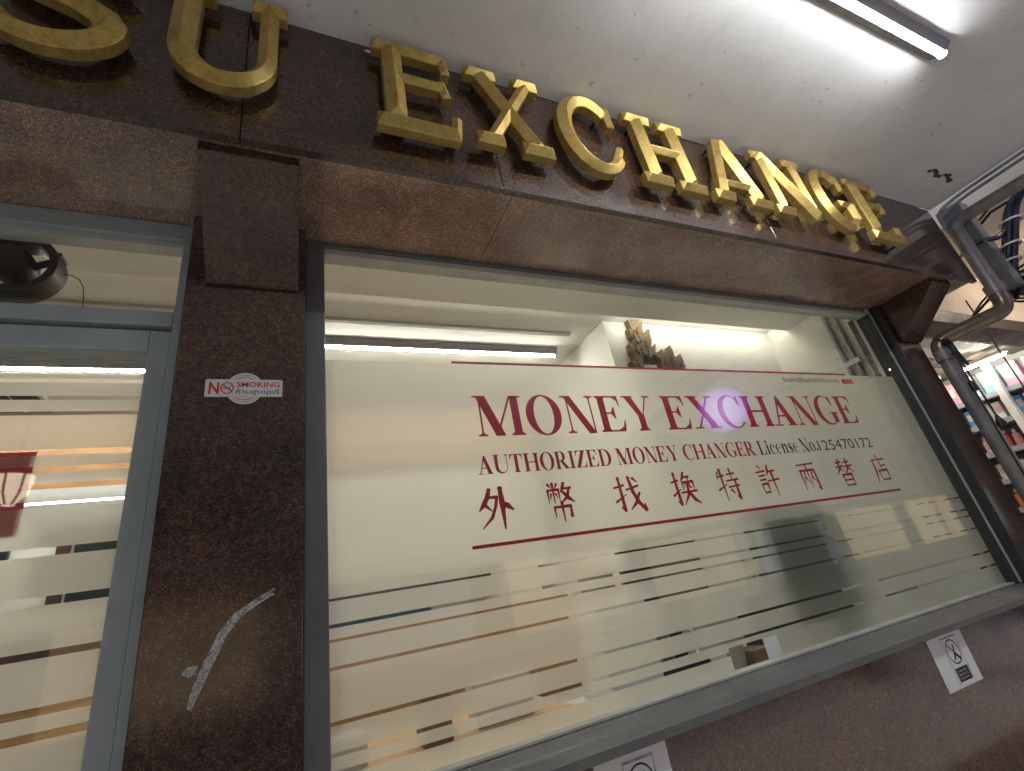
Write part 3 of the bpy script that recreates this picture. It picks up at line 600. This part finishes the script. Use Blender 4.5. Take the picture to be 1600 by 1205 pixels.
t = thing('carved_crest', (1.99, .63, 2.3), 'carved brown wooden flame crest with a blue gem on the white wall inside', 'wood carving')
up_pts = [(1.800, 2.845), (1.822, 2.828), (1.835, 2.846), (1.85, 2.826), (1.871, 2.846), (1.88, 2.83), (1.905, 2.835), (1.888, 2.758), (1.897, 2.758), (1.918, 2.772), (1.935, 2.79), (1.944, 2.778), (1.931, 2.723), (1.914, 2.665), (1.915, 2.649), (1.954, 2.684), (1.941, 2.642), (1.932, 2.634), (1.951, 2.603), (1.968, 2.635), (1.995, 2.653), (1.996, 2.617), (1.998, 2.597), (2.01, 2.593), (2.026, 2.606), (2.05, 2.672), (2.065, 2.677), (2.072, 2.636), (2.07, 2.608), (2.048, 2.574), (2.066, 2.563), (2.079, 2.551), (2.122, 2.622), (2.128, 2.569), (2.113, 2.517),
 (2.16, 2.50), (2.13, 2.44), (2.17, 2.40), (2.10, 2.38), (2.02, 2.33), (1.93, 2.31), (1.84, 2.33), (1.77, 2.39), (1.72, 2.41), (1.755, 2.45)]
lo_pts = [(1.758, 2.507), (1.76, 2.524), (1.724, 2.553), (1.764, 2.56), (1.766, 2.603), (1.754, 2.618), (1.759, 2.677), (1.78, 2.67), (1.788, 2.695), (1.803, 2.699), (1.803, 2.712), (1.783, 2.728), (1.786, 2.784), (1.809, 2.775)]
arch_pts = [(1.800, 2.50), (1.822, 2.582), (1.852, 2.606), (1.87, 2.584), (1.89, 2.58), (1.909, 2.609), (1.93, 2.60), (1.95, 2.57), (1.941, 2.50)]
MB().plate([up_pts+lo_pts, arch_pts], .606, .648).build('carving', 'carve', t, bevel=.002)
MB().plate([[(x, z-.002) for x, z in arch_pts]], .640, .649).build('backing', 'carve', t)
for k, (x, z, h, an) in enumerate([(1.815, 2.70, .10, 8), (1.845, 2.735, .09, -4), (1.88, 2.67, .085, -14), (1.905, 2.69, .09, -20), (1.80, 2.62, .07, 14), (1.835, 2.62, .07, 0), (1.875, 2.61, .06, -18), (1.985, 2.56, .06, -22), (2.045, 2.57, .09, -8), (2.10, 2.52, .09, -12), (1.99, 2.50, .05, -30), (1.78, 2.53, .05, 24)]):
    ca, sa = math.cos(R(an)), math.sin(R(an))
    MB().plate([[(x+(u*ca-v*sa)*h, z+(u*sa+v*ca)*h) for u, v in ((0, -.3), (.17, -.12), (.12, .05), (.22, .22), (.09, .30), (.06, .66), (-.05, .34), (-.15, .30), (-.08, .08), (-.16, -.08))]], .594+.001*(k % 4), .6055).build('flame_leaf', 'carve', t, bevel=.0015)
q = MB()
for k in range(5): q.plate([rrect(1.815+.023*k, 1.832+.023*k, 2.50, 2.548, .006)], .625, .640)
q.build('teeth', 'white', t)
MB().lathe((1.842, .607, 2.702), (0, -1, 0), [(.019, 0), (.016, .006), (.006, .012)], 8).build('gem', 'gem', t)
batten(.02, 1.50, 1.01, 2.85, 'roomtube', 'warm white tube light inside, seen above the frosted film', 'tube lights')
batten(-1.75, -.35, 1.33, 2.85, 'roomtube', 'warm white tube light inside, seen through the top of the door glass', 'tube lights')
t = thing('tube_light', (2.35, .522, 2.81), 'slim tube light hidden behind the bulkhead inside, lighting the wall of the carved crest', 'light', 'tube lights')
MB().tube([(1.70, .524, 2.829), (3.0, .524, 2.829)], .012, 10).build('diffuser', 'covetube', t); MB().box(1.69, 3.01, .5005, .511, 2.815, 2.845).build('body', 'white', t)
t = thing('ceiling_vent', (-1.42, 1.74, 2.82), 'black ceiling air vent behind the door glass', 'vent')
MB().box(-1.62, -1.24, 1.60, 1.90, 2.835, 2.849).build('frame', 'white', t, bevel=.003)
for k in range(3): MB().box(-1.60+.12*k, -1.50+.12*k, 1.62, 1.88, 2.822, 2.8345).build('louvre', 'black', t)
# cabinet wall along the back
t = thing('wall_cabinet', (-.7, 1.95, .02), 'long wooden cabinet wall with orange and dark bands seen through the gaps in the film', 'cabinet')
MB().box(-2.95, 1.5, 1.83, 2.38, .02, 2.40).build('body', 'cream', t)
MB().box(-2.95, 1.5, 1.80, 1.829, 1.19, 1.435).build('wood_panel', 'wood', t, bevel=.003)
MB().box(.05, .72, 1.79, 1.829, 1.438, 1.512).build('navy_strip', 'navy', t); MB().box(.73, .92, 1.79, 1.829, 1.445, 1.52).build('label_strip', 'white', t)
MB().box(-2.95, 1.12, 1.74, 1.829, 1.545, 1.655).build('dark_shelf', 'darkwood', t, bevel=.003)
MB().box(-2.95, 1.5, 1.76, 2.40, 2.315, 2.66).build('pelmet', 'wood', t, bevel=.003)
for x0, x1 in ((-1.75, -1.27), (-1.02, -.72), (-.55, -.2)): MB().box(x0, x1, 1.805, 1.829, 1.78, 2.12).build('dark_door', 'black', t)
for x0 in (-1.09,): MB().box(x0, x0+.05, 1.805, 1.829, 1.78, 2.12).build('trim', 'darkwood', t)
batten(-1.28, -.60, 1.74, 2.314, 'softtube', 'cold white tube light under the wooden cabinet pelmet', 'tube lights')
o = MB().plate([rect(-.80, -.529, 1.74, 1.921)], .011, .013).build('red_poster', 'pinkred'); tag(o, 'plain red poster behind the door glass at the left edge of the photo', 'poster')
t = thing('wall_conduit', (3.035, .22, 1.6), 'grey upright conduit pair on the right wall inside the window', 'conduit')
for y in (.19, .245): MB().tube([(3.035, y, 1.3), (3.035, y, 2.779)], .014, 10).build('tube', 'steel', t, smooth=True)
MB().box(3.018, 3.0495, .165, .27, 2.36, 2.39).build('clip', 'white', t)
# desk and the things on it
t = thing('counter', (.45, .4, .02), 'pale wooden counter just behind the lower left of the film', 'counter')
MB().box(-.25, .845, .09, .95, 1.07, 1.10).build('counter_top', 'palewood', t, bevel=.004); MB().box(-.23, .83, .12, .93, .021, 1.069).build('cupboard', 'palewood', t)
o = MB().box(-.25, 1.45, 1.25, 1.28, .021, 1.447).build('wooden_screen', 'wood', bevel=.003); tag(o, 'orange wooden office screen standing behind the pale counter', 'screen')
t = thing('desk', (1.95, .38, .02), 'pale desk just behind the shop window', 'desk')
MB().box(.85, 3.03, .10, .645, 1.04, 1.08).build('desk_top', 'white', t, bevel=.004)
for x in (.87, 1.95, 2.98): MB().box(x, x+.04, .12, .63, .021, 1.0395).build('side_panel', 'white', t)
def monitor(x0, x1, y, z0, z1, label, m='darkgreen'):
    t = thing('monitor', ((x0+x1)/2, y, 1.0805), label, 'monitor', 'monitors on the desk')
    MB().box(x0, x1, y-.012, y+.014, z0, z1).build('screen', m, t, bevel=.006); xm = (x0+x1)/2
    MB().box(xm-.13, xm+.13, y+.0145, y+.05, z0+.05, z1-.06).build('back_shell', m, t, bevel=.012)
    MB().box(xm-.025, xm+.025, y+.02, y+.04, 1.0945, z0+.06).build('neck', m, t); MB().box(xm-.12, xm+.12, y+.01, y+.16, 1.0805, 1.094).build('foot', m, t, bevel=.004)
monitor(1.52, 1.93, .060, 1.30, 1.60, 'dark monitor seen as a dark blur through the right part of the film')
monitor(1.20, 1.62, .45, 1.345, 1.585, 'dark monitor further back left of the dark blur', 'black')
o = thing('counting_machine', (1.95, .33, 1.0805), 'dark green banknote counting machine low behind the film right of centre', 'machine')
MB().prism([(1.72, .23, 1.081), (1.72, .23, 1.18), (1.72, .27, 1.27), (1.72, .44, 1.29), (1.72, .44, 1.081)], (.46, 0, 0)).build('body', 'darkgreen', o, bevel=.008)
MB().box(1.80, 2.10, .31, .42, 1.2905, 1.325).build('hopper', 'black', o, bevel=.004)
def pack(x, y, w_, d, h, m, label, name='paper_stack', cat='papers', z=1.0805):
    o = MB().box(x, x+w_, y, y+d, z, z+h).build(name, m, bevel=.003); return tag(o, label, cat)
t = thing('cup', (1.44, .22, 1.0805), 'grey cup seen through the small hole low in the film', 'cup')
MB().lathe((1.44, .22, 1.0805), (0, 0, 1), [(.026, 0), (.034, .085), (.031, .085), (.024, .005)], 20).build('cup_body', 'trackgrey', t, smooth=True)
pack(1.485, .18, .10, .1, .055, 'boxbrown', 'small brown box seen through the hole low in the film', 'small_box', 'box')
pack(.95, .30, .22, .2, .30, 'paper', 'white paper stack left of the dark monitors', 'paper_stack')
pack(2.25, .32, .30, .22, .16, 'cream', 'cream box on the desk right of the dark monitor', 'storage_box', 'box')
pack(2.62, .30, .16, .22, .12, 'trackgrey', 'grey box at the right end of the desk', 'storage_box', 'box')

for k, (x, w_, h, m, lb) in enumerate([(1.04, .05, .36, 'white', 'white upright file'), (1.10, .16, .42, 'trackgrey', 'grey box file'), (1.30, .10, .30, 'paper', 'white paper tray stack'), (1.42, .035, .40, 'trackgrey', 'grey ring binder'), (1.47, .12, .47, 'white', 'tall white carton'), (2.12, .10, .33, 'paper', 'white carton'), (2.42, .06, .40, 'white', 'white ring binder'), (2.50, .30, .25, 'cream', 'low cream carton'), (2.84, .08, .38, 'trackgrey', 'narrow grey folder holder')]):
    pack(x, .60, w_, .04, h, m, lb+' standing at the back of the desk behind the film', 'office_box', 'office supplies')
for k, (x, w_, h, m, lb) in enumerate([(-.10, .05, .14, 'paper', 'small white calculator'), (.02, .16, .09, 'paper', 'low pad of white paper'), (.34, .09, .17, 'boxbrown', 'brown pen box'), (.52, .20, .12, 'paper', 'white slip tray')]):
    pack(x, .30+.04*k, w_, .10, h, m, lb+' on the pale counter behind the film', 'counter_item', 'office supplies', 1.1005)

# ================================================================== PIPES AND CABLES AT THE RIGHT END
def smooth_path(pts, rad, n=6):
    P = [Vector(p) for p in pts]; out = [P[0]]
    for i in range(1, len(P)-1):
        a = (P[i-1]-P[i]); b_ = (P[i+1]-P[i]); r_ = min(rad, a.length*.45, b_.length*.45)
        s0, s1 = P[i]+a.normalized()*r_, P[i]+b_.normalized()*r_
        out += [s0.lerp(P[i], k/n).lerp(P[i].lerp(s1, k/n), k/n) for k in range(n+1)]
    return out+[P[-1]]
t = thing('drain_pipe', (3.2, -.1, 0), 'grey drain pipe bending round the end of the fascia and down beside the window', 'pipe')
MB().tube(smooth_path([(3.415, -3.0, 2.86), (3.415, -.415, 2.955), (3.405, -.405, 2.47)], .05), .034, 18).build('upper_pipe', 'pipe', t, smooth=True)
MB().tube(smooth_path([(3.405, -.405, 2.49), (3.40, -.40, 2.38), (3.22, -.125, 2.325), (3.215, -.125, 2.20)], .09, 8), .040, 18).build('elbow', 'brownpipe', t, smooth=True)
MB().tube([(3.215, -.125, 2.23), (3.215, -.125, .6)], .036, 18).build('down_pipe', 'pipe', t, smooth=True)
for p, d in (((3.405, -.405, 2.50), (0, 0, 1)), ((3.215, -.125, 2.24), (0, 0, 1)), ((3.215, -.125, 1.30), (0, 0, 1))): MB().lathe(p, d, [(.036, -.03), (.044, -.028), (.044, .028), (.036, .03)], 20).build('coupling', 'pipe', t, smooth=True)
t = thing('conduit', (3.39, -.4, 2.95), 'pair of thin grey conduits curving from the fascia end along the ceiling edge', 'conduit')
for dy, dx in ((0, 0), (.02, .022)):
    MB().tube(smooth_path([(3.388+dx, -.388, 2.93), (3.388+dx, -.39+dy*.2, 3.05-dy), (3.40+dx, -.52, 3.078-dy), (3.40+dx, -2.6, 3.07-dy)], .10), .009, 10).build('tube', 'steel', t, smooth=True)
o = MB().box(3.47, 3.58, -.475, -.36, 2.50, 3.085).build('column_casing', 'greypanel', bevel=.004); tag(o, 'grey blue casing behind the bent drain pipe', 'casing')
o = MB().tube([(3.40, -.42, 2.80), (3.55, -.50, 2.80), (3.58, -.53, 2.82)], .014, 8).build('pipe_bracket', 'black'); tag(o, 'black bracket bar between the drain pipe and the cable bundle', 'bracket')
t = thing('cable_bundle', (3.62, -.62, 2.5), 'thick blue black cable bundle hanging from the ceiling at the right edge of the photo', 'cables')
for k in range(6):
    dx, dy = .018*math.cos(k*1.05), .022*math.sin(k*1.05)
    MB().tube(smooth_path([(3.60+dx, -1.6, 2.99), (3.60+dx, -.80+dy, 3.03), (3.60+dx, -.62+dy, 2.96), (3.60+dx*1.3, -.54+dy*1.3, 2.80), (3.60+dx, -.45+dy, 2.62), (3.58+dx*2, -.40+dy*2, 2.46)], .10), .012, 8).build('cable', 'cableblue' if k % 2 else 'cable', t, smooth=True)
for z in (2.86, 2.74, 2.66): MB().tube([(3.60+.05*math.cos(R(a)), -.54+(2.80-z)*.5+.05*math.sin(R(a)), z) for a in range(0, 361, 30)], .006, 6).build('clip', 'bracket', t)
for k in range(5):
    rr = .035+.012*k
    MB().tube([(3.60+.012*k, -.455+.012*math.sin(a*.7+k)+rr*math.cos(a), 2.52+rr*math.sin(a)) for a in [i*2*math.pi/24 for i in range(25)]], .0055, 6).build('loop', 'cable' if k != 2 else 'bracket', t, smooth=True)
t = thing('hanging_cable', (3.16, -.2, 1.82), 'thin black cables with a plug hanging in front of the neighbouring shop', 'cable')
MB().tube([(3.22, -.13, 2.33), (3.17, -.19, 2.27), (3.145, -.2, 2.20), (3.15, -.2, 2.05), (3.158, -.2, 1.95), (3.16, -.2, 1.85)], .0045, 8).build('cable', 'cable', t, smooth=True)
MB().tube([(3.20, -.13, 2.34), (3.155, -.185, 2.30), (3.125, -.2, 2.18), (3.105, -.2, 2.03), (3.085, -.2, 1.80), (3.06, -.2, 1.30)], .004, 8).build('cable', 'cable', t, smooth=True)
MB().lathe((3.112, -.2, 2.02), (0, 0, 1), [(.006, -.03), (.014, -.025), (.014, .02), (.006, .03)], 10).build('joint', 'cable', t, smooth=True)
MB().lathe((3.16, -.2, 1.80), (0, 0, 1), [(.019, 0), (.020, .02), (.010, .045), (.006, .06)], 12).build('plug', 'cable', t, smooth=True)
for k in range(4): MB().tube(smooth_path([(3.23, -.13, 2.335), (3.17-.012*k, -.20, 2.30-.02*k), (3.15+.014*k, -.21, 2.20-.025*k), (3.19, -.17, 2.23)], .04), .005, 6).build('tangle', 'cable', t, smooth=True)
for k, (z0_, y0_) in enumerate(((3.03, -.60), (2.97, -.53), (2.60, -.42), (2.55, -.36))):
    MB().tube([(3.56+.02*k, y0_-.9, z0_+.10), (3.58, y0_-.3, z0_+.03-.04*(k % 2)), (3.60, y0_, z0_), (3.64, y0_+.16, z0_-.06), (3.9, y0_+.30, z0_-.03)], .006+.002*(k % 2), 8).build('cable', 'cable', t, smooth=True)
o = MB().tube([(3.66, -.2, 2.60), (3.658, -.2, 2.3), (3.655, -.2, 1.4)], .004, 6).build('drop_cable', 'cable', smooth=True); tag(o, 'single thin cable dropping from the dark beam at the right edge', 'cable')
q = MB()
for k in range(9):
    x = 3.00+.027*k; q.plate([[(a, b_) for a, b_ in ell(x, -.572-.012*math.sin(k*1.4), .018+.006*random.random(), .008+.006*random.random(), 10)]], 0, None)
q.v = [Vector((v.x, v.z, 3.0885)) for v in q.v]; q.build('rust_scar', 'rust', ceil, recalc=False)

# ================================================================== NEIGHBOURING SHOP
N = thing('neighbour_shop', (5, 1, 0), 'brightly lit open shop beyond the drain pipe at the right edge', 'shop')
MB().box(3.63, 9, -3.4, -.002, 3.06, 3.25).build('arcade_soffit', 'tan', N); MB().box(3.21, 9, 0, .12, 2.66, 3.30).build('fascia', 'tan', N)
MB().box(3.215, 9, -.03, .14, 2.56, 2.655).build('head_beam', 'darkbeam', N, bevel=.004)
MB().box(3.2, 6.0, .15, 4, 2.70, 2.80).build('shop_ceiling', 'tan', N)
for k in range(6): MB().box(3.22, 6.0, .30+.30*k, .42+.30*k, 2.672, 2.6995).build('ceiling_slat', 'darkbeam' if k % 2 else 'trackgrey', N)
MB().box(3.2, 6.0, 4, 4.1, 0, 2.8).build('back_wall', 'tan', N); MB().box(5.92, 6.0, .15, 4, 0, 2.7).build('side_wall', 'white', N); MB().box(3.171, 3.20, .11, 4, 0, 2.8).build('side_wall', 'tan', N)
batten(4.2, 5.2, .95, 2.668, 'shoptube', 'unseen white tube light added on the neighbouring shop ceiling', 'tube lights')  # extra lamp added to illuminate the neighbouring shop
t = thing('tube_light', (5.2, .5, 2.6), 'short white tube light over the product shelves of the neighbouring shop', 'light', 'tube lights')
MB().box(5.36, 5.40, .28, .72, 2.60, 2.63).build('body', 'white', t); MB().tube([(5.38, .30, 2.588), (5.38, .70, 2.588)], .012, 10).build('diffuser', 'shoptube', t)
batten(4.3, 5.3, -.62, 3.06, 'warmfill', 'unseen warm tube light added under the neighbouring arcade ceiling', 'tube lights')  # out-of-view lamp added to brighten the tan fascia
t = thing('product_shelf', (5.7, .9, 0), 'grey product shelf full of small goods in the neighbouring shop', 'shelf')
MB().box(5.86, 5.919, .18, 1.7, 0, 2.62).build('back_panel', 'shelf', t)
LV = [2.355, 2.125, 1.885, 1.65, 1.41, 1.17]
for z in LV: MB().box(5.50, 5.859, .18, 1.7, z-.045, z).build('shelf_board', 'shelf', t, bevel=.003)
for y in (.485, 1.70): MB().box(5.44, 5.498, y-.03, y+.02, 0, 2.62).build('upright', 'white', t, bevel=.003)
pm = [plain('goods_%d' % i, c_, .4, 0, .1, 30) for i, c_ in enumerate([(.72, .72, .70), (.70, .64, .45), (.10, .30, .55), (.62, .10, .12), (.70, .32, .32), (.55, .15, .30), (.70, .45, .42), (.75, .30, .08), (.25, .55, .52), (.70, .38, .45)])]
rows = {2.355: ([9, 9, 8, 0], 'tall pink and teal'), 2.125: ([0, 1, 0, 2, 1], 'white and cream'), 1.885: ([4, 3, 4, 6, 5], 'pink and red'), 1.65: ([0, 6, 0, 1], 'pale'), 1.41: ([7, 4, 7, 1], 'orange'), 1.17: ([0, 7, 3], 'mixed')}
names = ['white', 'cream', 'blue', 'red', 'salmon', 'magenta', 'pale pink', 'orange', 'teal', 'pink']; ordn = ['top', 'second', 'third', 'fourth', 'fifth', 'sixth']
for li, z in enumerate(LV):
    pal, _ = rows[z]; y = .23; k = 0; protos = {}
    while y < 1.58:
        wv = .062 if li != 0 else .14; i = pal[k % len(pal)]
        if i not in protos:
            hh = (.15, .165, .15, .14, .15, .15)[li]*(1 if i % 2 else .92) if li else .20
            o = thing('product', (5.60, y, z+.0005), 'x', 'goods', 'goods on the neighbouring shelf')
            p0 = Vector((5.60, y, z+.0005))
            if li in (2, 4):
                MB().lathe(p0, (0, 0, 1), [(.024, 0), (.027, .01), (.027, hh*.68), (.012, hh*.8), (.012, hh*.84)], 12).build('bottle', pm[i], o, smooth=True)
                MB().lathe(p0+Vector((0, 0, hh*.84)), (0, 0, 1), [(.014, 0), (.014, hh*.16)], 10).build('cap', pm[0], o)
            else:
                MB().box(5.57, 5.65, y-wv*.44, y+wv*.44, z+.0005, z+hh).build('carton', pm[i], o, bevel=.003)
                MB().box(5.568, 5.5695, y-wv*.30, y+wv*.30, z+hh*.35, z+hh*.75).build('label_panel', pm[0 if i != 0 else 6], o)
            protos[i] = o
        else:
            o = copy_tree(protos[i]); o.location = (5.60+random.uniform(-.02, .01), y, z+.0005)
        o['label'] = '%s %s on the %s shelf of the neighbouring shop' % (names[i], 'bottle' if li in (2, 4) else 'packet', ordn[li])
        y += wv*1.08+(.004 if k % 4 else .012); k += 1

# ================================================================== STREET SIDE (seen in reflections)
for x in (-3.0, 5.6): tag(MB().box(x, x+.4, -3.35, -2.95, 0, 3.09).build('arcade_column', 'granite', bevel=.01), 'granite arcade column on the street side %s the shop' % ('left of' if x < 0 else 'right of'), 'column')
t = thing('lantern', (-1.565, -2.4, 2.45), 'glass lantern hanging under the arcade, reflected in the door glass', 'lantern')
MB().lathe((-1.565, -2.4, 2.45), (0, 0, 1), [(.03, 0), (.085, .06), (.10, .17)], 8).build('globe', emit('lantern_glow', (1, .86, .62), 3), t)
for k in range(8): MB().tube([(-1.565+r_*math.cos(k*math.pi/4), -2.4+r_*math.sin(k*math.pi/4), 2.45+h) for r_, h in ((.034, 0), (.089, .06), (.104, .17))], .006, 6).build('rib', 'black', t)
MB().lathe((-1.565, -2.4, 2.62), (0, 0, 1), [(.115, 0), (.09, .04), (.02, .09), (.008, .10), (.008, .47)], 16).build('cap', 'black', t)
t = thing('globe_lamp', (3.78, -1.84, 2.5), 'violet white globe lamp under the neighbouring arcade, reflected over the red heading', 'lamp')
m, tt, bb = mat('violet_globe'); lw = nd(tt, 'ShaderNodeLayerWeight', Blend=.5)
rp = ramp(tt, lw.outputs['Facing'], [(0, (.62, .48, 1)), (.35, (.26, .13, .60)), (.72, (.05, .02, .14)), (.98, (0, 0, 0))])  # emission painted to fade at the rim, so its reflection glows softly
tt.links.new(rp.outputs[0], bb.inputs['Emission Color']); bb.inputs['Emission Strength'].default_value = 2.5; bb.inputs['Base Color'].default_value = (.02, .015, .04, 1)
MB().lathe((3.78, -1.84, 2.76), (0, 0, 1), [(.24*math.sin(R(a))+.001, -.24*math.cos(R(a))) for a in range(0, 181, 10)], 32).build('globe', m, t, smooth=True)
MB().lathe((3.78, -1.84, 3.0), (0, 0, 1), [(.05, 0), (.05, .058), (.01, .059)], 16).build('cap', 'white', t)
t = thing('opposite_building', (0, -15, -.14), 'row of shops on the far side of the street', 'building')
MB().box(-40, 50, -19, -15, -.14, 12).build('wall', 'concrete', t)
wf = emit('warm_shopfront', (1, .66, .36), .26); wf2 = emit('cool_shopfront', (.75, .88, 1), .06)
for k in range(-5, 8):
    MB().box(k*6+.6, k*6+5.2, -14.99, -14.9, .3, 2.6).build('shopfront', wf if k % 3 else wf2, t)
    for j in range(3): MB().box(k*6+1.2, k*6+4.6, -14.99, -14.93, 4.2+2.6*j, 5.7+2.6*j).build('window', 'black', t)
    MB().box(k*6+.3, k*6+5.5, -14.99, -13.9, 2.9, 3.1).build('awning', 'pinkred' if k % 2 else 'navy', t)
